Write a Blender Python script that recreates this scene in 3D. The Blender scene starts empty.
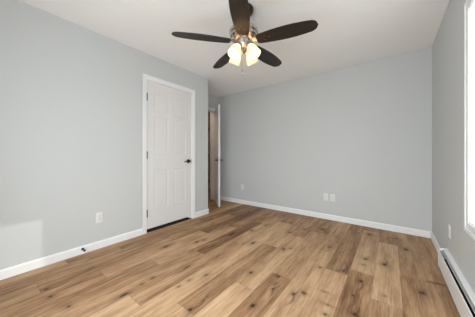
import bpy, bmesh, math, random
from mathutils import Vector, Matrix
random.seed(7)
C = bpy.context.scene.collection
SC = bpy.context.scene
PI = math.pi

# ------------------------------------------------------------------ camera
CAM_H = 1.06
YAW = math.radians(37.4)
FPX = 200.5
cam_d = bpy.data.cameras.new('camera')
cam = bpy.data.objects.new('camera', cam_d)
C.objects.link(cam)
cam.location = (0, 0, CAM_H)
cam.rotation_euler = (PI/2, 0, YAW)
cam_d.sensor_width = 36
cam_d.lens = FPX/475*36
cam_d.shift_y = -3.5/475
cam_d.clip_start = 0.02
SC.camera = cam

# ------------------------------------------------------------------ sky, window light, exposure
SKY = 4.5
GROUND = .68
w = bpy.data.worlds.new('overcast_sky')
SC.world = w
w.use_nodes = True
bg = w.node_tree.nodes['Background']
bg.inputs['Color'].default_value = (0.945, 0.967, 1.01, 1)
bg.inputs['Strength'].default_value = SKY
_nt = w.node_tree          # bright cloud above the horizon, dimmer ground below it
_tc = _nt.nodes.new('ShaderNodeTexCoord')
_sp = _nt.nodes.new('ShaderNodeSeparateXYZ')
_mr = _nt.nodes.new('ShaderNodeMapRange')
_mr.inputs['From Min'].default_value = -.06
_mr.inputs['From Max'].default_value = .06
_mr.inputs['To Min'].default_value = SKY*GROUND
_mr.inputs['To Max'].default_value = SKY
_nt.links.new(_tc.outputs['Generated'], _sp.inputs[0])
_nt.links.new(_sp.outputs[2], _mr.inputs['Value'])
_nt.links.new(_mr.outputs['Result'], bg.inputs['Strength'])
SC.view_settings.view_transform = 'Standard'
SC.view_settings.look = 'None'
SC.view_settings.gamma = 1
SC.view_settings.use_curve_mapping = False
SC.view_settings.exposure = 0.60
SC.cycles.max_bounces = 14
SC.cycles.diffuse_bounces = 10
SC.cycles.use_denoising = True

# low weak sun through the side window: a faint patch low on the closet wall
sun_d = bpy.data.lights.new('sun', 'SUN')
sun_d.energy = 0.62
sun_d.angle = math.radians(.5)
sun_d.color = (1, .97, .92)
sun = bpy.data.objects.new('sun', sun_d)
C.objects.link(sun)
sun.location = (6, 5, 5)
sun.rotation_euler = Vector((-3.06, -1.545, -1.535)).to_track_quat('-Z', 'Y').to_euler()

# room dimensions
XL, XR, YB, YF, H = -2.637, 0.417, 3.533, -0.39, 2.44
XA, YA = -3.31, 2.567            # alcove wall, and where the closet wall ends
T = 0.12
WIN1 = (1.58, 1.996, 0.605, 2.040)      # right wall: y0, y1, z0, z1
WIN2 = (-1.72, 0.32, 0.06, 2.10)      # front wall: x0, x1, z0, z1
HX, HY0, HY1 = -4.50, 2.0, 5.40        # hallway


def portal(loc, rot, sx, sy):
    l = bpy.data.lights.new('window_portal', 'AREA')
    l.shape = 'RECTANGLE'
    l.size, l.size_y = sx, sy
    l.cycles.is_portal = True
    o = bpy.data.objects.new('window_portal', l)
    C.objects.link(o)
    o.location, o.rotation_euler = loc, rot


portal((XR+T+.03, (WIN1[0]+WIN1[1])/2, (WIN1[2]+WIN1[3])/2), (0, PI/2, 0), WIN1[3]-WIN1[2], WIN1[1]-WIN1[0])
portal(((WIN2[0]+WIN2[1])/2, YF-T-.03, (WIN2[2]+WIN2[3])/2), (PI/2, 0, 0), WIN2[1]-WIN2[0], WIN2[3]-WIN2[2])


# ------------------------------------------------------------------ materials
def mat(name, col, rough=.5, metal=0., spec=.5, bump=0., bscale=200., vary=0., emit=None, estr=0.):
    m = bpy.data.materials.new(name)
    m.use_nodes = True
    nt = m.node_tree
    b = nt.nodes['Principled BSDF']
    b.inputs['Base Color'].default_value = (*col, 1)
    b.inputs['Roughness'].default_value = rough
    b.inputs['Metallic'].default_value = metal
    b.inputs['Specular IOR Level'].default_value = spec
    if emit:
        b.inputs['Emission Color'].default_value = (*emit, 1)
        b.inputs['Emission Strength'].default_value = estr
    if bump or vary:
        tc = nt.nodes.new('ShaderNodeTexCoord')
        n = nt.nodes.new('ShaderNodeTexNoise')
        n.inputs['Scale'].default_value = bscale
        n.inputs['Detail'].default_value = 3
        nt.links.new(tc.outputs['Object'], n.inputs['Vector'])
        if bump:
            bp = nt.nodes.new('ShaderNodeBump')
            bp.inputs['Strength'].default_value = bump
            bp.inputs['Distance'].default_value = .002
            nt.links.new(n.outputs['Fac'], bp.inputs['Height'])
            nt.links.new(bp.outputs['Normal'], b.inputs['Normal'])
        if vary:
            r = nt.nodes.new('ShaderNodeMapRange')
            r.inputs['To Min'].default_value = 1-vary
            r.inputs['To Max'].default_value = 1+vary
            nt.links.new(n.outputs['Fac'], r.inputs['Value'])
            mx = nt.nodes.new('ShaderNodeVectorMath')
            mx.operation = 'SCALE'
            mx.inputs[0].default_value = col
            nt.links.new(r.outputs['Result'], mx.inputs['Scale'])
            nt.links.new(mx.outputs['Vector'], b.inputs['Base Color'])
    return m


M_WALL = mat('pale_grey_paint', (.605, .628, .634), .7, spec=.25, bump=.15, bscale=260)
M_CEIL = mat('ceiling_paint', (.94, .935, .93), .85, spec=.2, bump=.25, bscale=150)
M_TRIM = mat('white_trim_paint', (.87, .88, .89), .38, spec=.4, bump=.03, bscale=60)
M_DOOR = mat('white_door_paint', (.765, .76, .76), .42, spec=.35, bump=.05, bscale=120)
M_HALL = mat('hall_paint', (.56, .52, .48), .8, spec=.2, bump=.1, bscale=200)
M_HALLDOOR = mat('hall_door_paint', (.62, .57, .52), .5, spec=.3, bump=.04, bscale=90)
M_BRONZE = mat('dark_bronze', (.045, .038, .034), .35, .85)
M_NICKEL = mat('brushed_nickel', (.56, .52, .47), .26, 1., bump=.05, bscale=400)
M_PLATE = mat('white_plastic', (.78, .78, .77), .35, spec=.45)
M_SLOT = mat('dark_slot', (.03, .03, .03), .6)
M_HEAT = mat('white_enamel', (.88, .88, .885), .35, spec=.45, bump=.02, bscale=80)
M_FIN = mat('grey_metal_fins', (.05, .05, .05), .5, .6)
M_DAMP = mat('grey_damper', (.42, .42, .41), .4, .3)
M_RUBBER = mat('grey_rubber', (.10, .10, .105), .7)
M_BRASS = mat('chain_metal', (.60, .56, .50), .3, 1.)
M_BULB = mat('lit_bulb', (1, .9, .75), .4, emit=(1, .80, .55), estr=12.)
M_DOME = mat('lit_dome', (1, .9, .75), .4, emit=(1, .78, .56), estr=22.)
M_VINYL = mat('white_window_vinyl', (.80, .81, .82), .35, spec=.4, bump=.02, bscale=50)


def glass_mat():
    m = bpy.data.materials.new('window_glass')
    m.use_nodes = True
    nt = m.node_tree
    nt.nodes.clear()
    o = nt.nodes.new('ShaderNodeOutputMaterial')
    mx = nt.nodes.new('ShaderNodeMixShader')
    t = nt.nodes.new('ShaderNodeBsdfTransparent')
    t.inputs['Color'].default_value = (.96, .98, .97, 1)
    g = nt.nodes.new('ShaderNodeBsdfGlossy')
    g.inputs['Roughness'].default_value = .02
    mx.inputs['Fac'].default_value = .05
    nt.links.new(t.outputs[0], mx.inputs[1])
    nt.links.new(g.outputs[0], mx.inputs[2])
    nt.links.new(mx.outputs[0], o.inputs['Surface'])
    return m


M_GLASS = glass_mat()


def shade_mat():
    m = bpy.data.materials.new('frosted_shade_glass')
    m.use_nodes = True
    nt = m.node_tree
    nt.nodes.clear()
    o = nt.nodes.new('ShaderNodeOutputMaterial')
    d = nt.nodes.new('ShaderNodeBsdfDiffuse')
    d.inputs['Color'].default_value = (.86, .80, .70, 1)
    t = nt.nodes.new('ShaderNodeBsdfTranslucent')
    t.inputs['Color'].default_value = (.95, .84, .66, 1)
    e = nt.nodes.new('ShaderNodeEmission')
    e.inputs['Color'].default_value = (1, .80, .55, 1)
    e.inputs['Strength'].default_value = .0
    mx = nt.nodes.new('ShaderNodeMixShader')
    mx.inputs['Fac'].default_value = .42
    ad = nt.nodes.new('ShaderNodeAddShader')
    nt.links.new(d.outputs[0], mx.inputs[1])
    nt.links.new(t.outputs[0], mx.inputs[2])
    nt.links.new(mx.outputs[0], ad.inputs[0])
    nt.links.new(e.outputs[0], ad.inputs[1])
    nt.links.new(ad.outputs[0], o.inputs['Surface'])
    return m


M_SHADE = shade_mat()


def blade_mat():
    m = mat('espresso_wood', (.035, .027, .022), .40, spec=.28)
    nt = m.node_tree
    b = nt.nodes['Principled BSDF']
    tc = nt.nodes.new('ShaderNodeTexCoord')
    mp = nt.nodes.new('ShaderNodeMapping')
    mp.inputs['Scale'].default_value = (3, 60, 3)
    n = nt.nodes.new('ShaderNodeTexNoise')
    n.inputs['Scale'].default_value = 1.5
    n.inputs['Detail'].default_value = 5
    r = nt.nodes.new('ShaderNodeValToRGB')
    r.color_ramp.elements[0].position = .3
    r.color_ramp.elements[0].color = (.017, .0125, .0105, 1)
    r.color_ramp.elements[1].position = .7
    r.color_ramp.elements[1].color = (.036, .026, .020, 1)
    nt.links.new(tc.outputs['Object'], mp.inputs['Vector'])
    nt.links.new(mp.outputs['Vector'], n.inputs['Vector'])
    nt.links.new(n.outputs['Fac'], r.inputs['Fac'])
    nt.links.new(r.outputs['Color'], b.inputs['Base Color'])
    return m


M_BLADE = blade_mat()


def floor_mat():
    """oak plank: tone and board number per board, board coordinates in UV, knots per vertex"""
    m = bpy.data.materials.new('oak_plank_floor')
    m.use_nodes = True
    nt = m.node_tree
    N, L = nt.nodes.new, nt.links.new
    b = nt.nodes['Principled BSDF']

    def math_(op, a, c=None, clamp=False):
        n = N('ShaderNodeMath')
        n.operation = op
        n.use_clamp = clamp
        for i, v in enumerate((a, c)):
            if v is None:
                continue
            if isinstance(v, (int, float)):
                n.inputs[i].default_value = v
            else:
                L(v, n.inputs[i])
        return n.outputs[0]

    def attr(name):
        a = N('ShaderNodeAttribute')
        a.attribute_name = name
        return a
    uv = attr('board_uv').outputs['Vector']
    tone = attr('tone').outputs['Fac']
    seed = attr('seed').outputs['Fac']
    knot = attr('knot').outputs['Fac']
    sep = N('ShaderNodeSeparateXYZ')
    L(uv, sep.inputs[0])
    u, v = sep.outputs[0], sep.outputs[1]

    def noise(su, sv, detail, dist=0., off=0.):
        cb = N('ShaderNodeCombineXYZ')
        L(math_('MULTIPLY', u, su), cb.inputs[0])
        L(math_('MULTIPLY', v, sv), cb.inputs[1])
        L(math_('ADD', math_('MULTIPLY', seed, 57.), off), cb.inputs[2])
        n = N('ShaderNodeTexNoise')
        n.inputs['Scale'].default_value = 1
        n.inputs['Detail'].default_value = detail
        n.inputs['Distortion'].default_value = dist
        L(cb.outputs[0], n.inputs['Vector'])
        return n.outputs['Fac']
    n_wide = noise(11, 1.6, 2, .4)           # broad bands of darker wood within a board
    n_grain = noise(70, 3.0, 5, .6, 3.)      # fibres
    n_fine = noise(260, 9.0, 2, 0., 9.)
    n_mid = noise(34, 7.0, 3, .9, 21.)       # short streaks and flecks
    n_knot = noise(95, 45, 3, 1.2, 15.)
    t = math_('ADD', tone, math_('MULTIPLY', math_('SUBTRACT', n_wide, .5), .85))
    t = math_('ADD', t, math_('MULTIPLY', math_('SUBTRACT', n_grain, .5), .65))
    t = math_('ADD', t, math_('MULTIPLY', math_('SUBTRACT', n_mid, .5), .38))
    t = math_('ADD', t, math_('MULTIPLY', math_('SUBTRACT', n_fine, .5), .5), True)
    r = N('ShaderNodeValToRGB')
    el = r.color_ramp.elements
    el[0].position = 0.
    el[0].color = (.130, .061, .027, 1)
    el[1].position = 1.
    el[1].color = (.650, .445, .275, 1)
    for p, c in ((.25, (.232, .122, .060)), (.5, (.385, .228, .122)), (.75, (.535, .345, .200))):
        e = el.new(p)
        e.color = (*c, 1)
    L(t, r.inputs['Fac'])
    # knots
    k = math_('MULTIPLY', knot, math_('ADD', .40, math_('MULTIPLY', n_knot, 1.4)), True)
    mx = N('ShaderNodeMix')
    mx.data_type = 'RGBA'
    L(k, mx.inputs['Factor'])
    L(r.outputs['Color'], mx.inputs[6])
    mx.inputs[7].default_value = (.036, .015, .006, 1)
    # joints between boards: the last millimetre of every board is dark
    edge = attr('edge_uv').outputs['Vector']
    s2 = N('ShaderNodeSeparateXYZ')
    L(edge, s2.inputs[0])
    e1 = math_('GREATER_THAN', math_('ABSOLUTE', s2.outputs[0]), .0908)
    e2 = math_('GREATER_THAN', math_('ABSOLUTE', s2.outputs[1]), .6088)
    ed = math_('MULTIPLY', math_('MAXIMUM', e1, e2), .55)
    m2 = N('ShaderNodeMix')
    m2.data_type = 'RGBA'
    L(ed, m2.inputs['Factor'])
    L(mx.outputs[2], m2.inputs[6])
    m2.inputs[7].default_value = (.07, .04, .024, 1)
    L(m2.outputs[2], b.inputs['Base Color'])
    b.inputs['Roughness'].default_value = .48
    b.inputs['Specular IOR Level'].default_value = .18
    bp = N('ShaderNodeBump')
    bp.inputs['Strength'].default_value = .12
    bp.inputs['Distance'].default_value = .001
    L(n_grain, bp.inputs['Height'])
    L(bp.outputs['Normal'], b.inputs['Normal'])
    return m


M_FLOOR = floor_mat()


# ------------------------------------------------------------------ helpers
def box(bm, x0, x1, y0, y1, z0, z1, bev=0., seg=2):
    g = bmesh.ops.create_cube(bm, size=1)
    bmesh.ops.transform(bm, verts=g['verts'], matrix=Matrix.Translation(((x0+x1)/2, (y0+y1)/2, (z0+z1)/2))
                        @ Matrix.Diagonal((abs(x1-x0), abs(y1-y0), abs(z1-z0), 1)))
    if bev:
        es = list({e for v in g['verts'] for e in v.link_edges})
        bmesh.ops.bevel(bm, geom=es, offset=bev, segments=seg, affect='EDGES', profile=.6)
    return bm


def B(*a, **k):
    return box(bmesh.new(), *a, **k)


def lathe(bm, prof, n=32, mtx=None):
    """prof: list of (r, z); closed with caps where r is 0"""
    rings = []
    for r, z in prof:
        if r < 1e-6:
            rings.append([bm.verts.new((0, 0, z))])
        else:
            rings.append([bm.verts.new((r*math.cos(2*PI*i/n), r*math.sin(2*PI*i/n), z)) for i in range(n)])
    for a, b in zip(rings, rings[1:]):
        for i in range(n):
            j = (i+1) % n
            if len(a) == 1 and len(b) == 1:
                continue
            if len(a) == 1:
                bm.faces.new((a[0], b[j], b[i]))
            elif len(b) == 1:
                bm.faces.new((a[i], a[j], b[0]))
            else:
                bm.faces.new((a[i], a[j], b[j], b[i]))
    vs = [v for r in rings for v in r]
    if mtx is not None:
        bmesh.ops.transform(bm, verts=vs, matrix=mtx)
    return bm


def tube(bm, pts, rad, n=12):
    pts = [Vector(p) for p in pts]
    rads = rad if isinstance(rad, (list, tuple)) else [rad]*len(pts)
    rings = []
    for i, p in enumerate(pts):
        d = (pts[min(i+1, len(pts)-1)]-pts[max(i-1, 0)]).normalized()
        q = d.to_track_quat('Z', 'Y')
        rings.append([bm.verts.new(p+q @ Vector((rads[i]*math.cos(2*PI*k/n), rads[i]*math.sin(2*PI*k/n), 0))) for k in range(n)])
    for a, b in zip(rings, rings[1:]):
        for k in range(n):
            bm.faces.new((a[k], a[(k+1) % n], b[(k+1) % n], b[k]))
    bm.faces.new(rings[0][::-1])
    bm.faces.new(rings[-1])
    return bm


def prism(bm, prof, axis, a0, a1):
    """extrude a closed 2D profile; axis 'y': prof (x,z); axis 'x': prof (y,z); axis 'z': prof (x,y)"""
    def P(p, a):
        return {'y': (p[0], a, p[1]), 'x': (a, p[0], p[1]), 'z': (p[0], p[1], a)}[axis]
    A = [bm.verts.new(P(p, a0)) for p in prof]
    Bv = [bm.verts.new(P(p, a1)) for p in prof]
    n = len(prof)
    for i in range(n):
        bm.faces.new((A[i], A[(i+1) % n], Bv[(i+1) % n], Bv[i]))
    bm.faces.new(A[::-1])
    bm.faces.new(Bv)
    return bm


def obj(name, bm, m, parent=None, smooth=False, mtx=None):
    if mtx is not None:
        bmesh.ops.transform(bm, verts=bm.verts, matrix=mtx)
    bmesh.ops.recalc_face_normals(bm, faces=bm.faces)
    me = bpy.data.meshes.new(name)
    bm.to_mesh(me)
    bm.free()
    me.materials.append(m)
    if smooth:
        me.polygons.foreach_set('use_smooth', [True]*len(me.polygons))
        me.set_sharp_from_angle(angle=math.radians(38))
    o = bpy.data.objects.new(name, me)
    C.objects.link(o)
    if parent is not None:
        o.parent = parent
    return o


def props(o, label, cat, group=None, kind=None):
    o['label'] = label
    o['category'] = cat
    if group:
        o['group'] = group
    if kind:
        o['kind'] = kind
    return o


def thing(name, label, cat, loc=(0, 0, 0), rz=0., group=None, kind=None):
    o = bpy.data.objects.new(name, None)
    o.empty_display_size = .1
    C.objects.link(o)
    o.location = loc
    o.rotation_euler = (0, 0, rz)
    return props(o, label, cat, group, kind)


def struct(name, bm, m, label, cat, smooth=False):
    return props(obj(name, bm, m, None, smooth), label, cat, None, 'structure')


# ------------------------------------------------------------------ floor (oak boards, one mesh)
PW, PLEN, PX0 = .183, 1.22, .065
# one known butt joint per column (column c spans PX0-PW*c .. +PW)
JOINT = {-1: 2.31, 0: 2.283, 1: 1.777, 2: 2.114, 3: 1.99, 4: 2.346, 5: 1.625, 6: 1.325, 7: .880, 8: 1.72,
         9: .705, 10: 1.485, 11: 1.08, 12: .69, 13: .307, 14: 1.0, 15: .55, 16: 1.4, 17: .8, 18: .2, 19: 1.1}
# tone of the board that starts at JOINT + k*PLEN
TONE = {(-1, 0): .56, (-1, -1): .54, (0, 0): .58, (0, -1): .50, (1, 0): .72, (1, -1): .56, (1, 1): .5,
        (2, 0): .66, (2, -1): .44, (2, 1): .46, (3, 0): .40, (3, -1): .72, (3, 1): .40, (4, 0): .54, (4, -1): .66,
        (5, -1): .48, (5, 0): .54, (5, 1): .42, (6, -1): .70, (6, 0): .66, (6, 1): .48, (7, -1): .64, (7, 0): .44,
        (7, 1): .62, (7, 2): .4, (8, 0): .68, (8, -1): .68, (8, 1): .45, (9, -1): .70, (9, 0): .52, (9, 1): .62, (9, 2): .4,
        (10, -1): .54, (10, 0): .31, (10, 1): .45, (11, -1): .46, (11, 0): .58, (11, 1): .40, (12, -1): .42,
        (12, 0): .58, (12, 1): .30, (12, 2): .3, (13, 0): .46, (13, -1): .54, (13, 1): .46, (13, 2): .34,
        (14, 0): .40, (14, -1): .46, (14, 1): .34}
# knots: x, y, half width, half length, strength, crack towards -y, crack towards +y
KNOTS = [(.193, 2.086, .030, .03, .75, .0, .10), (.136, 2.935, .026, .035, .95, 0, 0), (.303, 2.313, .05, .010, .8, 0, 0),
         (.25, 2.30, .03, .008, .6, 0, 0), (-.036, 1.87, .012, .016, .6, 0, 0), (-.048, 2.406, .026, .03, .95, 0, .12),
         (-.199, 1.971, .020, .022, .95, .22, .0), (-.227, 1.731, .013, .016, .8, .2, 0), (-.191, 1.533, .022, .02, .9, 0, .1),
         (-.205, 2.416, .022, .03, .8, 0, .10), (-.21, 2.28, .02, .02, .5, 0, 0), (-.226, 3.193, .03, .035, .9, 0, 0), (-.345, 2.047, .018, .018, .9, 0, .24),
         (-.38, 2.02, .03, .006, .8, 0, 0), (-.346, 1.414, .016, .014, .8, 0, 0), (-.353, 1.514, .04, .010, .55, 0, 0),
         (-.404, 1.644, .032, .008, .6, 0, 0), (-.53, 1.975, .018, .018, .75, 0, 0), (-.588, 1.475, .016, .018, 1., .18, .06),
         (-.530, 1.534, .022, .014, .9, .05, 0), (-.561, 2.479, .022, .03, .7, 0, 0), (-.766, 3.005, .03, .03, .9, 0, .08),
         (-.72, 2.93, .02, .02, .6, 0, 0), (-.77, 1.187, .018, .022, 1., .0, .05), (-.74, 1.431, .014, .02, .9, .1, .1),
         (-.78, 1.61, .02, .014, .95, .05, 0), (-.755, 1.50, .012, .05, .6, 0, 0), (-1.003, 1.51, .016, .024, 1., .02, .03), (-.959, 2.113, .02, .022, .9, .10, 0),
         (-.902, 2.175, .018, .02, .7, 0, 0), (-1.091, .896, .020, .020, .95, 0, .32), (-1.09, 1.03, .008, .1, .55, .1, .1),
         (-1.295, 1.24, .014, .026, .7, 0, .02), (-1.355, 1.097, .012, .018, .7, 0, 0), (-1.356, .995, .012, .018, .7, 0, 0),
         (-1.319, 2.032, .022, .040, 1., .02, .02), (-1.631, .928, .02, .035, .6, .05, .05), (-1.624, .832, .018, .03, .55, .03, .03),
         (-1.532, 1.217, .014, .05, .8, .22, .03), (-1.606, .688, .014, .040, 1., .05, .06), (-1.69, 2.092, .035, .10, .75, .1, .1),
         (-1.876, 1.641, .018, .030, .9, 0, 0), (-1.85, 1.73, .018, .03, .7, 0, 0), (-2.068, 1.339, .018, .045, 1., .03, .04),
         (-2.16, .34, .018, .02, .7, 0, .30), (-2.025, .342, .014, .014, .9, 0, 0), (-1.79, .397, .014, .014, .8, 0, .02),
         (-2.23, .663, .014, .03, .5, .04, .06), (-1.548, 2.36, .026, .03, .8, 0, 0), (-1.507, 2.669, .03, .03, .6, 0, 0),
         (-1.44, 1.55, .012, .05, .5, .1, .1), (-2.43, .75, .01, .06, .4, .3, .3), (-1.1, 2.62, .028, .03, .8, 0, 0),
         (-.98, 2.85, .03, .03, .6, 0, 0), (-1.25, 3.0, .03, .03, .6, 0, 0), (.06, 3.25, .025, .03, .5, 0, 0)]


def knot_at(x, y):
    best = 0.
    for kx, ky, a, l, s, dn, up in KNOTS:
        dx, dy = x-kx, y-ky
        if abs(dx) > .12 or dy < -dn-.15 or dy > up+.15:
            continue
        q = (dx/(a*.85))**2+(dy/(l*.9))**2
        val = max(s*1.25*math.exp(-q), .42*s*math.exp(-q/5.))
        if dn and -dn < dy < 0:
            val = max(val, .8*s*(1-(-dy/dn)**2)*math.exp(-((dx+.02*math.sin(dy*22))/.0075)**2))
        if up and 0 < dy < up:
            val = max(val, .8*s*(1-(dy/up)**2)*math.exp(-((dx-.02*math.sin(dy*22))/.0075)**2))
        best = max(best, val)
    return min(best, 1.)


def build_floor(name, xa, xb, ya, yb, label):
    V, F, tone, seed, uvs, edg, kn = [], [], [], [], [], [], []
    rnd = random.Random(11)
    c0 = math.floor((PX0-xb)/PW)
    c1 = math.ceil((PX0-xa)/PW)+1
    for c in range(c0, c1+1):
        cx0, cx1 = PX0-PW*c, PX0-PW*(c-1)
        x0, x1 = max(cx0, xa), min(cx1, xb)
        if x1-x0 < .002:
            continue
        j = JOINT.get(c, rnd.random()*1.2)
        k0 = math.floor((ya-j)/PLEN)
        for k in range(k0, k0+8):
            py0, py1 = j+k*PLEN, j+(k+1)*PLEN
            y0, y1 = max(py0, ya), min(py1, yb)
            if y1-y0 < .002:
                continue
            tn = TONE.get((c, k), rnd.uniform(.32, .62))
            sd = rnd.random()
            near = [q for q in KNOTS if x0-.06 < q[0] < x1+.06 and y0-.1 < q[1]+q[6]+.1 and q[1]-q[5]-.1 < y1]
            nx = 20 if near else 1
            ny = max(1, int((y1-y0)/.009)) if near else 1
            base = len(V)
            for iy in range(ny+1):
                for ix in range(nx+1):
                    x = x0+(x1-x0)*ix/nx
                    y = y0+(y1-y0)*iy/ny
                    V.append((x, y, 0.))
                    uvs.append((x-cx0+sd*3, y-py0+sd*7, 0.))
                    edg.append((x-(cx0+cx1)/2, y-(py0+py1)/2, 0.))
                    inside = near and cx0 <= x <= cx1
                    kn.append(knot_at(x, y) if inside else 0.)
            for iy in range(ny):
                for ix in range(nx):
                    a = base+iy*(nx+1)+ix
                    F.append((a, a+1, a+nx+2, a+nx+1))
                    tone.append(.53+(tn-.53)*1.22)
                    seed.append(sd)
    me = bpy.data.meshes.new(name)
    me.from_pydata(V, [], F)
    for nm, dom, typ, key, data in (('tone', 'FACE', 'FLOAT', 'value', tone), ('seed', 'FACE', 'FLOAT', 'value', seed),
                                    ('knot', 'POINT', 'FLOAT', 'value', kn)):
        a = me.attributes.new(nm, typ, dom)
        a.data.foreach_set(key, data)
    for nm, data in (('board_uv', uvs), ('edge_uv', edg)):
        a = me.attributes.new(nm, 'FLOAT_VECTOR', 'POINT')
        a.data.foreach_set('vector', [q for t in data for q in t])
    me.materials.append(M_FLOOR)
    o = bpy.data.objects.new(name, me)
    C.objects.link(o)
    return props(o, label, 'floor', None, 'structure')


build_floor('floor', XA-T, XR, YF, YB, 'brown oak plank floor with dark knots across the empty bedroom')
struct('floor_hall', B(HX, XA-T, HY0, HY1, -.02, 0), mat('hall_carpet', (.36, .25, .19), .95, spec=.1, bump=.4, bscale=300, vary=.2),
       'beige-brown hallway floor seen through the open doorway', 'floor')


# ------------------------------------------------------------------ shell
def wall_with_hole(axis, a0, a1, u0, u1, z1, hole):
    """wall slab; axis 'x': thickness spans x a0..a1 and length is y; hole = (u0,u1,z0,z1)"""
    bm = bmesh.new()

    def bx(ua, ub, za, zb):
        if ub-ua < 1e-4 or zb-za < 1e-4:
            return
        if axis == 'x':
            box(bm, a0, a1, ua, ub, za, zb)
        else:
            box(bm, ua, ub, a0, a1, za, zb)
    h0, h1, hz0, hz1 = hole
    bx(u0, h0, 0, z1)
    bx(h1, u1, 0, z1)
    bx(h0, h1, hz1, z1)
    bx(h0, h1, 0, hz0)
    return bm


CD0, CD1, CDT = 1.405, 2.200, 2.095          # closet opening in the left wall
ED0, ED1, EDT = 2.650, 3.425, 2.095          # entrance opening in the alcove wall
struct('wall_left', wall_with_hole('x', XL-T, XL, YF-T, YA, H, (CD0, CD1, 0, CDT)), M_WALL, 'pale grey wall that holds the closed white closet door', 'wall')
struct('wall_closet', B(XA, XL-T, YA-T, YA, 0, H), M_WALL, 'short grey return wall beside the open doorway', 'wall')
struct('wall_alcove', wall_with_hole('x', XA-T, XA, YF-T, YB+T, H, (ED0, ED1, 0, EDT)), M_WALL, 'narrow grey wall over and around the open doorway', 'wall')
struct('wall_back', B(XA, XR+T, YB, YB+T, 0, H), M_WALL, 'long bare grey wall opposite, behind the ceiling fan', 'wall')
struct('wall_right', wall_with_hole('x', XR, XR+T, YF-T, YB, H, WIN1), M_WALL, 'grey wall with the window and the baseboard heater', 'wall')
struct('wall_front', wall_with_hole('y', YF-T, YF, XL, XR, H, WIN2), M_WALL, 'grey wall behind the camera with a second window', 'wall')
struct('ceiling', B(XA-T, XR+T, YF-T, YB+T, H, H+.12), M_CEIL, 'plain white ceiling that carries the fan', 'ceiling')
hb = bmesh.new()
box(hb, HX-.1, HX, HY0-.1, HY1+.1, 0, H)
box(hb, HX, XA-T, HY0-.1, HY0, 0, H)
box(hb, HX, XA-T, HY1, HY1+.1, 0, H)
box(hb, XA-T, XA-T+.1, YB+T, HY1+.1, 0, H)
struct('wall_hall', hb, M_HALL, 'dim hallway wall beyond the open doorway', 'wall')
struct('ceiling_hall', B(HX-.1, XA-T, HY0-.1, HY1+.1, H, H+.1), M_CEIL, 'hallway ceiling beyond the open doorway', 'ceiling')

# baseboards: a small eased profile swept along the wall
BH, BT = .083, .014
PROF = [(0, 0), (BT, 0), (BT, BH-.014), (BT-.004, BH-.004), (BT-.008, BH), (0, BH)]


def base_y(bm, x, sx, y0, y1):      # along y, sticking out of the wall at x towards sx
    return prism(bm, [(x+sx*p[0], p[1]) for p in PROF], 'y', y0, y1)


def base_x(bm, y, sy, x0, x1):
    return prism(bm, [(y+sy*p[0], p[1]) for p in PROF], 'x', x0, x1)


CAS = .060                            # casing width
HEAT_END = 2.63
bm = bmesh.new()
base_y(bm, XL, 1, YF+BT, CD0-CAS+.008)
base_y(bm, XL, 1, CD1+CAS-.008, YA+BT)
base_x(bm, YA, 1, XA, XL+BT)
struct('baseboard_left', bm, M_TRIM, 'white baseboard along the wall with the closet door', 'baseboard')
bm = bmesh.new()
base_x(bm, YB, -1, XA, XR)
struct('baseboard_back', bm, M_TRIM, 'white baseboard along the long bare wall', 'baseboard')
bm = bmesh.new()
base_y(bm, XR, -1, HEAT_END+.004, YB-BT)
struct('baseboard_right', bm, M_TRIM, 'short white baseboard between the far corner and the heater', 'baseboard')
bm = bmesh.new()
base_x(bm, YF, 1, XL, XR)
struct('baseboard_front', bm, M_TRIM, 'white baseboard behind the camera', 'baseboard')


def casing(bm, x, sx, y0, y1, zt, wd=CAS):
    """door casing on a wall at x, opening y0..y1 up to zt: flat inner band and a raised outer band"""
    for a, b, t in ((0, wd, .012), (wd*.55, wd, .018)):
        for s, e in ((-1, y0), (1, y1)):
            ya, yb = sorted((e+s*a, e+s*b))
            box(bm, *sorted((x, x+sx*t)), ya, yb, 0, zt+b, bev=.003)
        box(bm, *sorted((x, x+sx*t)), y0-a, y1+a, zt+a, zt+b, bev=.003)
    return bm


def jamb(bm, xa, xb, y0, y1, zt, th=.012):
    box(bm, xa, xb, y0, y0+th, 0, zt)
    box(bm, xa, xb, y1-th, y1, 0, zt)
    box(bm, xa, xb, y0, y1, zt-th, zt)
    return bm


bm = casing(bmesh.new(), XL, 1, CD0+.006, CD1-.006, CDT-.006)
jamb(bm, XL-T, XL+.001, CD0, CD1, CDT)
# door stop strip behind the leaf
box(bm, XL-.060, XL-.045, CD0, CD0+.022, 0, CDT)
box(bm, XL-.060, XL-.045, CD1-.022, CD1, 0, CDT)
box(bm, XL-.060, XL-.045, CD0, CD1, CDT-.022, CDT)
struct('trim_1', bm, M_TRIM, 'white casing around the closed closet door', 'door casing')
bm = casing(bmesh.new(), XA, 1, ED0+.006, ED1-.006, EDT-.006)
jamb(bm, XA-T-.001, XA+.001, ED0, ED1, EDT)
struct('trim_2', bm, M_TRIM, 'white casing around the open doorway to the hall', 'door casing')


struct('gap_shade_strip', B(XL-T, XL-.003, CD0+.012, CD1-.012, 0, .006), mat('gap_shade_dark', (.020, .014, .011), .7, spec=.2),  # near-black strip: shade of the gap under the door put into colour
       'added dark strip painting the gap shade under the closed closet door', 'painted shade')


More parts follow.
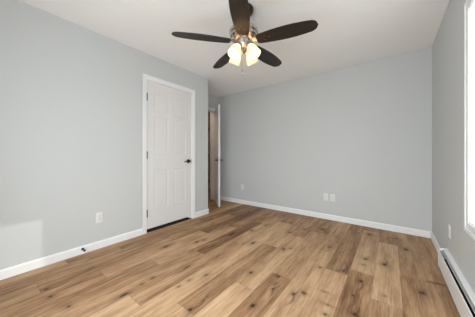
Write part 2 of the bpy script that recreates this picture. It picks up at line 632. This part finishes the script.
# ------------------------------------------------------------------ doors
def panel_door_bm(W, Z0, Z1, th, both=True):
    """six-panel leaf: local x 0..W, y 0..th (front at y=0), z Z0..Z1"""
    bm = bmesh.new()
    st, mid = .112*W/.76, .095*W/.76
    pw = (W-2*st-mid)/2
    xs = [0, st, st+pw, st+pw+mid, W-st, W]
    zs = [Z0, .297, .858, 1.074, 1.607, 1.664, 1.945, Z1]

    def face(y, flip):
        vv = [[bm.verts.new((x, y, z)) for x in xs] for z in zs]
        pan = []
        for j in range(len(zs)-1):
            for i in range(len(xs)-1):
                q = (vv[j][i], vv[j][i+1], vv[j+1][i+1], vv[j+1][i])
                f = bm.faces.new(q[::-1] if flip else q)
                if i in (1, 3) and j in (1, 3, 5):
                    pan.append(f)
        return vv, pan
    A, pa = face(0, False)
    D, pd = face(th, True)
    nz, nx = len(zs), len(xs)
    for j in range(nz-1):
        bm.faces.new((A[j][0], A[j+1][0], D[j+1][0], D[j][0]))
        bm.faces.new((A[j][-1], D[j][-1], D[j+1][-1], A[j+1][-1]))
    for i in range(nx-1):
        bm.faces.new((A[0][i], D[0][i], D[0][i+1], A[0][i+1]))
        bm.faces.new((A[-1][i], A[-1][i+1], D[-1][i+1], D[-1][i]))
    bm.normal_update()
    for pan in (pa, pd) if both else (pa,):
        bmesh.ops.inset_individual(bm, faces=pan, thickness=.012, depth=-.005)
        bmesh.ops.inset_individual(bm, faces=pan, thickness=.012, depth=0)
        bmesh.ops.inset_individual(bm, faces=pan, thickness=.022, depth=.0035)
    return bm


def lever_parts(parent, x, z, side, y, m=M_BRONZE, lab=None):
    """rose, neck and lever on the face at y, sticking out towards side (-1 / +1); lever points to -x"""
    bm = bmesh.new()
    R = Matrix.Translation((x, y, z)) @ Matrix.Rotation(PI/2 if side < 0 else -PI/2, 4, 'X')
    lathe(bm, [(0, 0), (.033, 0), (.033, .006), (.027, .011), (.012, .013), (.011, .040), (.013, .044), (.013, .056), (0, .058)], 20, R)
    yy = y+side*.050
    tube(bm, [(x+.010, yy, z), (x-.02, yy, z+.001), (x-.06, yy, z), (x-.095, yy+side*-.004, z-.005), (x-.115, yy+side*-.010, z-.008)],
         [.0105, .0105, .009, .0085, .006], 10)
    o = obj('door_handle', bm, m, parent, True)
    if lab:
        o['label'] = lab
    return o


def hinge(parent, x, y, z):
    bm = bmesh.new()
    tube(bm, [(x, y, z-.050), (x, y, z+.050)], .0075, 10)
    tube(bm, [(x, y, z-.055), (x, y, z-.050)], .005, 10)
    tube(bm, [(x, y, z+.050), (x, y, z+.055)], .005, 10)
    box(bm, x-.004, x+.012, y, y+.004, z-.048, z+.048)
    return obj('hinge', bm, M_BRONZE, parent, True)


# closet door: local x runs along +y of the room, local y runs into the closet (-x of the room)
CW = CD1-CD0-.024-.006
d1 = thing('door_1', 'closed white six-panel closet door with a dark lever handle', 'door',
           (XL-.006, CD0+.015, 0), PI/2, kind='structure')
obj('door_leaf', panel_door_bm(CW, .045, CDT-.015, .035), M_DOOR, d1)
lever_parts(d1, CW-.060, .958, -1, 0, lab='dark bronze lever handle')
bm = B(CW-.002, CW+.002, -.004, .024, .915, 1.0, bev=.001)
obj('latch_plate', bm, M_BRONZE, d1)
for z in (.262, 1.058, 1.855):
    hinge(d1, -.002, -.007, z)

# entrance door, standing open: hinged at the far jamb
hx, hy = XA+.012, ED1-.016
fx, fy = -2.733, 2.948
ang = math.atan2(fy-hy, fx-hx)
EW = math.hypot(fx-hx, fy-hy)
d2 = thing('door_2', 'white six-panel entrance door standing ajar, seen almost edge on', 'door', (hx, hy, 0), ang, kind='structure')
obj('door_leaf', panel_door_bm(EW, .022, 2.072, .035), M_DOOR, d2)
lever_parts(d2, EW-.062, .955, -1, 0, lab='dark bronze lever handle')
lever_parts(d2, EW-.062, .955, 1, .035, lab='dark bronze lever handle')
bm = B(EW-.001, EW+.0015, .006, .029, .90, 1.01)
obj('latch_plate', bm, M_NICKEL, d2)
for z in (.25, 1.05, 1.85):
    hinge(d2, -.004, .030, z)

# hallway door on the far hall wall
HD0, HD1 = 4.40, 5.16
d3 = thing('door_3', 'dim taupe door across the hallway, seen through the doorway gap', 'door', (HX+.010, HD0, 0), PI/2, kind='structure')
obj('door_leaf', panel_door_bm(HD1-HD0, .02, 2.06, .035, False), M_HALLDOOR, d3, mtx=Matrix.Translation((0, 0, 0)))
lever_parts(d3, HD1-HD0-.06, .96, -1, 0)
for z in (.25, 1.05, 1.85):
    hinge(d3, -.006, -.008, z)
bm = casing(bmesh.new(), HX, 1, HD0-.012, HD1+.012, 2.075)
struct('trim_3', bm, M_HALLDOOR, 'casing around the dim door across the hallway', 'door casing')

# ------------------------------------------------------------------ windows
CWN = .064


def window_y(name, label):
    y0, y1, z0, z1 = WIN1
    o = thing(name, label, 'window', (XR, (y0+y1)/2, z0), 0, kind='structure')
    T0 = Matrix.Translation(-Vector(o.location))
    bm = bmesh.new()
    # picture-frame casing, two stepped bands
    for a, b, t in ((-.006, CWN, .010), (CWN*.62, CWN+.0, .015)):
        for s, e in ((-1, y0), (1, y1)):
            ya, yb = sorted((e+s*a, e+s*b))
            box(bm, XR-t, XR, ya, yb, z0-b, z1+b, bev=.003)
        box(bm, XR-t, XR, y0-a, y1+a, z1+a, z1+b, bev=.003)
        box(bm, XR-t, XR, y0-a, y1+a, z0-b, z0-a, bev=.003)
    obj('window_casing', bm, M_TRIM, o, mtx=T0)
    bm = bmesh.new()
    f = .015
    xa, xb = XR-.004, XR+.050
    box(bm, xa, xb, y0, y0+f, z0, z1, bev=.003)
    box(bm, xa, xb, y1-f, y1, z0, z1, bev=.003)
    box(bm, xa, xb, y0+f, y1-f, z0, z0+f, bev=.003)
    box(bm, xa, xb, y0+f, y1-f, z1-f, z1, bev=.003)
    obj('window_frame', bm, M_VINYL, o, mtx=T0)
    bm = bmesh.new()
    box(bm, XR-.002, XR+T, y0-.001, y0+.006, z0, z1)
    box(bm, XR-.002, XR+T, y1-.006, y1+.001, z0, z1)
    box(bm, XR-.002, XR+T, y0, y1, z1-.006, z1+.001)
    box(bm, XR-.002, XR+T, y0, y1, z0-.001, z0+.006)
    obj('window_jamb', bm, M_TRIM, o, mtx=T0)
    for ya, yb in ((y0+f, y1-f),):
        obj('window_pane', B(XR+.010, XR+.014, ya, yb, z0+f, z1-f), M_GLASS, o, mtx=T0)
    return o


window_y('window_1', 'bright white framed window at the edge of the view above the heater')


def window_x(name, label):
    x0, x1, z0, z1 = WIN2
    o = thing(name, label, 'window', ((x0+x1)/2, YF, z0), 0, kind='structure')
    T0 = Matrix.Translation(-Vector(o.location))
    bm = bmesh.new()
    for s, e in ((-1, x0), (1, x1)):
        xa, xb = sorted((e, e+s*CWN))
        box(bm, xa, xb, YF, YF+.016, z0-CWN, z1+CWN, bev=.003)
    box(bm, x0, x1, YF, YF+.016, z1, z1+CWN, bev=.003)
    box(bm, x0, x1, YF, YF+.016, z0-CWN, z0, bev=.003)
    obj('window_casing', bm, M_TRIM, o, mtx=T0)
    bm = bmesh.new()
    f = .045
    ya, yb = YF-.095, YF-.035
    box(bm, x0, x0+f, ya, yb, z0, z1, bev=.004)
    box(bm, x1-f, x1, ya, yb, z0, z1, bev=.004)
    box(bm, x0+f, x1-f, ya, yb, z0, z0+f, bev=.004)
    box(bm, x0+f, x1-f, ya, yb, z1-f, z1, bev=.004)
    obj('window_frame', bm, M_VINYL, o, mtx=T0)
    obj('window_pane', B(x0+f, x1-f, YF-.066, YF-.062, z0+f, z1-f), M_GLASS, o, mtx=T0)
    return o


window_x('window_2', 'unseen white framed window assumed behind the camera to light the room')  # unseen window, assumed from how the light falls and sized to even it

# ------------------------------------------------------------------ unseen lamp added to light the hallway
hl = thing('added_hall_lamp', 'unseen round lamp added to light the hallway beyond the doorway', 'added light', (-3.95, 3.05, H-.10))
bm = lathe(bmesh.new(), [(0, 0), (.06, .012), (.11, .045), (.125, .075)], 28)
obj('lamp_shade', bm, M_DOME, hl, True)
bm = lathe(bmesh.new(), [(.128, .07), (.135, .075), (.135, .10), (0, .10)], 28)
obj('base', bm, M_NICKEL, hl, True)

# ------------------------------------------------------------------ baseboard heater
HY_0 = .36
HL = HEAT_END-HY_0
ht = thing('baseboard_heater', 'long white baseboard heater with a dark vent slot under the window', 'heater', (XR, HEAT_END, 0))


def hp(d, z):        # d = distance out from the wall
    return (-d, z)


def hprof(pts, y0, y1, name, m, parent=ht, smooth=False):
    return obj(name, prism(bmesh.new(), [hp(*p) for p in pts], 'y', y0, y1), m, parent, smooth)


e0, e1 = -.005, -HL+.005
hprof([(0.0, .012), (.006, .012), (.006, .196), (0.0, .196)], e0, e1, 'back_panel', M_HEAT)
hprof([(.006, .194), (.006, .200), (.030, .196), (.034, .193), (.034, .184), (.031, .184), (.031, .190), (.029, .192)], e0, e1, 'top_hood', M_HEAT)
hprof([(.061, .036), (.065, .032), (.065, .170), (.064, .176), (.0605, .179), (.0595, .177), (.0615, .174), (.061, .169)], e0, e1, 'front_panel', M_HEAT)
hprof([(.037, .182), (.046, .177), (.047, .180), (.037, .185)], e0, e1, 'damper', M_DAMP)
bm = bmesh.new()
tube(bm, [(-.034, e0, .085), (-.034, e1, .085)], .011, 12)
fy_ = e0-.03
while fy_ > e1+.02:
    box(bm, -.058, -.010, fy_-.0006, fy_+.0006, .058, .112)
    fy_ -= .012
obj('heating_fins', bm, M_FIN, ht)
capp = [(0, .026), (.0665, .026), (.0665, .172), (.063, .181), (.050, .191), (.040, .197), (0, .203)]
for ya, yb in ((0, -.009), (-HL+.009, -HL)):
    bm = prism(bmesh.new(), [hp(*p) for p in capp], 'y', ya, yb)
    bmesh.ops.bevel(bm, geom=[e for e in bm.edges], offset=.0025, segments=2, affect='EDGES')
    obj('end_cap', bm, M_HEAT, ht, True)


# ------------------------------------------------------------------ wall outlets
def make_outlet(label, group=None):
    t = thing('wall_outlet', label, 'wall outlet', group=group)
    # local: plate stands in the xz plane, facing -y
    bm = B(-.036, .036, -.006, 0, -.059, .059, bev=.003)
    obj('cover_plate', bm, M_PLATE, t, True)
    for s in (-1, 1):
        bm = bmesh.new()
        pr = []
        for i in range(24):
            a = 2*PI*i/24
            pr.append((max(-.0165, min(.0165, .0185*math.cos(a))), max(-.0135, min(.0135, .0175*math.sin(a)))+s*.0195))
        prism(bm, pr, 'y', -.0085, -.005)
        r = obj('receptacle', bm, M_PLATE, t)
        bm = bmesh.new()
        for sx, hh in ((-.0063, .0045), (.0063, .0037)):
            box(bm, sx-.0011, sx+.0011, -.0090, -.0082, s*.0195+.003-hh, s*.0195+.003+hh)
        tube(bm, [(0, -.0082, s*.0195-.0085), (0, -.0090, s*.0195-.0085)], .0024, 10)
        obj('slots', bm, M_SLOT, r)
    bm = lathe(bmesh.new(), [(0, 0), (.0032, 0), (.0028, .0012), (0, .0015)], 12, Matrix.Translation((0, -.006, 0)) @ Matrix.Rotation(PI/2, 4, 'X'))
    obj('screw', bm, M_NICKEL, t, True)
    return t


def copy_tree(src, label):
    r = src.copy()
    C.objects.link(r)
    r['label'] = label
    for ch in list(src.children):
        c = ch.copy()
        C.objects.link(c)
        c.parent = r
        for g in list(ch.children):
            d = g.copy()
            C.objects.link(d)
            d.parent = c
    return r


OUT = [((-.854, YB, .364), 0, 'white wall outlet on the back wall, nearer the open door of the close pair'),
       ((-.752, YB, .362), 0, 'white wall outlet on the back wall, nearer the window of the close pair'),
       ((-2.565, YB, .362), 0, 'single white wall outlet on the back wall, just beside the open door'),
       ((XL, .859, .348), PI/2, 'white wall outlet on the wall beside the closed closet door'),
       ((XR, 2.563, .385), -PI/2, 'white wall outlet above the far end of the baseboard heater')]
first = make_outlet(OUT[0][2], 'white wall outlets')
for i, (loc, rz, lab) in enumerate(OUT):
    o = first if i == 0 else copy_tree(first, lab)
    o.location = loc
    o.rotation_euler = (0, 0, rz)

# ------------------------------------------------------------------ door stop on the baseboard
ds = thing('door_stop', 'small dark door stop screwed to the white baseboard', 'door stop', (XL+BT, .70, .052))
RX = Matrix.Rotation(PI/2, 4, 'Y')
obj('flange', lathe(bmesh.new(), [(0, 0), (.014, 0), (.013, .004), (.007, .007), (0, .007)], 16, RX), M_BRONZE, ds, True)
obj('post', lathe(bmesh.new(), [(.0055, .005), (.0055, .045), (0, .045)], 12, RX), M_NICKEL, ds, True)
obj('rubber_tip', lathe(bmesh.new(), [(0, .044), (.0105, .044), (.0115, .050), (.0105, .060), (0, .062)], 16, RX), M_RUBBER, ds, True)

# ------------------------------------------------------------------ ceiling fan
FX, FY = -1.106, 1.545
ZB = 2.125                 # height of the blades
fan = thing('ceiling_fan', 'five-blade ceiling fan with dark blades and four lit frosted shades', 'ceiling fan', (FX, FY, H))


def fz(z):
    return z-H


obj('canopy', lathe(bmesh.new(), [(0, 0), (.092, 0), (.094, fz(2.430)), (.086, fz(2.405)), (.055, fz(2.380)), (.018, fz(2.372)), (0, fz(2.372))], 36), M_BRONZE, fan, True)
obj('downrod', lathe(bmesh.new(), [(.0125, fz(2.37)), (.0125, fz(2.30)), (.026, fz(2.298)), (.028, fz(2.275))], 20), M_NICKEL, fan, True)
obj('motor_housing', lathe(bmesh.new(), [(0, fz(2.285)), (.045, fz(2.285)), (.085, fz(2.272)), (.122, fz(2.250)), (.138, fz(2.225)), (.138, fz(2.205)),
                                         (.126, fz(2.196)), (.130, fz(2.190)), (.130, fz(2.172)), (.112, fz(2.155)), (.080, fz(2.145)), (0, fz(2.143))], 48), M_NICKEL, fan, True)
obj('switch_housing', lathe(bmesh.new(), [(0, fz(2.150)), (.060, fz(2.150)), (.060, fz(2.135)), (.056, fz(2.100)), (.048, fz(2.080)), (.036, fz(2.065)), (.036, fz(2.040)),
                                          (.020, fz(2.028)), (.010, fz(2.020)), (0, fz(2.016))], 36), M_NICKEL, fan, True)


def blade_outline():
    R0, R1 = .128, .655
    pts = []
    n = 40
    for i in range(n+1):
        t = i/n
        r = R0+(R1-R0)*t
        # leaf shape: narrow root, widest just past the middle, tapering to a rounded tip
        wd = .054+.021*math.sin(min(1, t/.55)*PI/2) if t < .55 else .075-.026*((t-.55)/.45)**1.7
        tip = .060
        d = R1-r
        if d < tip:
            wd *= math.sqrt(max(0., 1-((tip-d)/tip)**2.4))
        if t < .06:
            wd *= .75+.25*math.sqrt(t/.06)
        pts.append((r, wd))
    return pts


BLADE0 = math.radians(48+37.4)
irons, blades = None, None
for k in range(5):
    a = BLADE0+k*2*PI/5
    if k == 0:
        pts = blade_outline()
        th = .006
        bm = bmesh.new()
        up, lo = [], []
        for z, st in ((th/2, up), (-th/2, lo)):
            for r, wd in pts:
                st.append((bm.verts.new((r, wd, z)), bm.verts.new((r, -wd, z))))
        for st, fl in ((up, 1), (lo, -1)):
            for p, q in zip(st, st[1:]):
                f = (p[1], q[1], q[0], p[0])
                bm.faces.new(f if fl > 0 else f[::-1])
        for s in (0, 1):
            for i in range(len(pts)-1):
                bm.faces.new((up[i][s], up[i+1][s], lo[i+1][s], lo[i][s]))
        bm.faces.new((up[0][0], up[0][1], lo[0][1], lo[0][0]))
        bm.faces.new((up[-1][0], up[-1][1], lo[-1][1], lo[-1][0]))
        bmesh.ops.remove_doubles(bm, verts=bm.verts, dist=.0004)
        bmesh.ops.transform(bm, verts=bm.verts, matrix=Matrix.Rotation(math.radians(-11), 4, 'X'))
        bl = obj('blade', bm, M_BLADE, fan, True)
        # bracket: arm from the motor, flaring into a three-finger plate under the blade
        bm = bmesh.new()
        prof = [(.085, .020), (.115, .016), (.150, .014), (.175, .030), (.205, .040), (.235, .036), (.262, .020), (.275, .006)]
        for z0, z1 in ((.0035, .0075),):
            A = [[bm.verts.new((r, s*wd, z)) for r, wd in prof] for z in (z0, z1) for s in (1, -1)]
            n = len(prof)
            for i in range(n-1):
                bm.faces.new((A[0][i], A[0][i+1], A[1][i+1], A[1][i]))
                bm.faces.new((A[2][i], A[3][i], A[3][i+1], A[2][i+1]))
                bm.faces.new((A[0][i], A[2][i], A[2][i+1], A[0][i+1]))
                bm.faces.new((A[1][i], A[1][i+1], A[3][i+1], A[3][i]))
            bm.faces.new((A[0][0], A[1][0], A[3][0], A[2][0]))
            bm.faces.new((A[0][-1], A[2][-1], A[3][-1], A[1][-1]))
        bmesh.ops.transform(bm, verts=bm.verts, matrix=Matrix.Rotation(math.radians(-11), 4, 'X'))
        tube(bm, [(.070, 0, .040), (.100, 0, .026), (.135, 0, .010), (.185, 0, .007)], [.013, .013, .011, .005], 10)
        for r, s in ((.205, .022), (.205, -.022), (.245, 0)):
            lathe(bm, [(0, 0), (.0045, 0), (.0035, .0008), (0, .001)], 10,
                  Matrix.Rotation(math.radians(-11), 4, 'X') @ Matrix.Translation((r, s, -.003)) @ Matrix.Rotation(PI, 4, 'X'))
        ir = obj('blade_bracket', bm, M_NICKEL, bl, True)
        b0, i0 = bl, ir
    else:
        bl = b0.copy()
        C.objects.link(bl)
        bl.parent = fan
        ir = i0.copy()
        C.objects.link(ir)
        ir.parent = bl
    bl.location = (0, 0, fz(ZB))
    bl.rotation_euler = (0, 0, a)

# light kit: four arms, each with a socket cup, a tulip shade and a lit bulb
LAMP0 = math.radians(37.4+45)
for k in range(4):
    a = LAMP0+k*PI/2
    R = Matrix.Rotation(a, 4, 'Z')
    bm = bmesh.new()
    tube(bm, [(.030, 0, fz(2.085)), (.048, 0, fz(2.096)), (.062, 0, fz(2.094)), (.070, 0, fz(2.078))], .008, 10)
    tilt = Matrix.Translation((.066, 0, fz(2.084))) @ Matrix.Rotation(math.radians(180-31), 4, 'Y')
    # local +z of the tilted frame points down and outwards
    lathe(bm, [(0, -.008), (.016, -.006), (.024, .004), (.026, .026), (.022, .028), (0, .028)], 20, tilt)
    arm = obj('lamp_arm', bm, M_NICKEL, fan, True, mtx=R)
    prof = [(.0235, .018), (.027, .030), (.038, .048), (.047, .070), (.0515, .095), (.0535, .118), (.058, .136)]
    inner = [(r-.003, z) for r, z in prof[::-1]]
    bm = lathe(bmesh.new(), prof+inner, 32, tilt)
    sh = obj('lamp_shade', bm, M_SHADE, arm, True, mtx=R)
    bm = lathe(bmesh.new(), [(0, .028), (.012, .028), (.014, .045), (.024, .064), (.0285, .084), (.024, .104), (.012, .113), (0, .115)], 20, tilt)
    obj('bulb', bm, M_BULB, arm, True, mtx=R)

# pull chains with little drops
for (cx, cy, zt, zb) in ((.006, -.030, 2.045, 1.80), (-.020, .006, 2.045, 1.86)):
    bm = bmesh.new()
    z = zt
    while z > zb+.02:
        lathe(bm, [(0, fz(z)), (.0016, fz(z-.0012)), (.0019, fz(z-.003)), (.0016, fz(z-.0048)), (0, fz(z-.006))], 6, Matrix.Translation((cx, cy, 0)))
        z -= .006
    ch = obj('pull_chain', bm, M_BRASS, fan, True)
    bm = lathe(bmesh.new(), [(0, fz(zb+.022)), (.003, fz(zb+.020)), (.0065, fz(zb+.006)), (.0065, fz(zb)), (0, fz(zb-.004))], 12, Matrix.Translation((cx, cy, 0)))
    obj('chain_drop', bm, M_BRASS, ch, True)
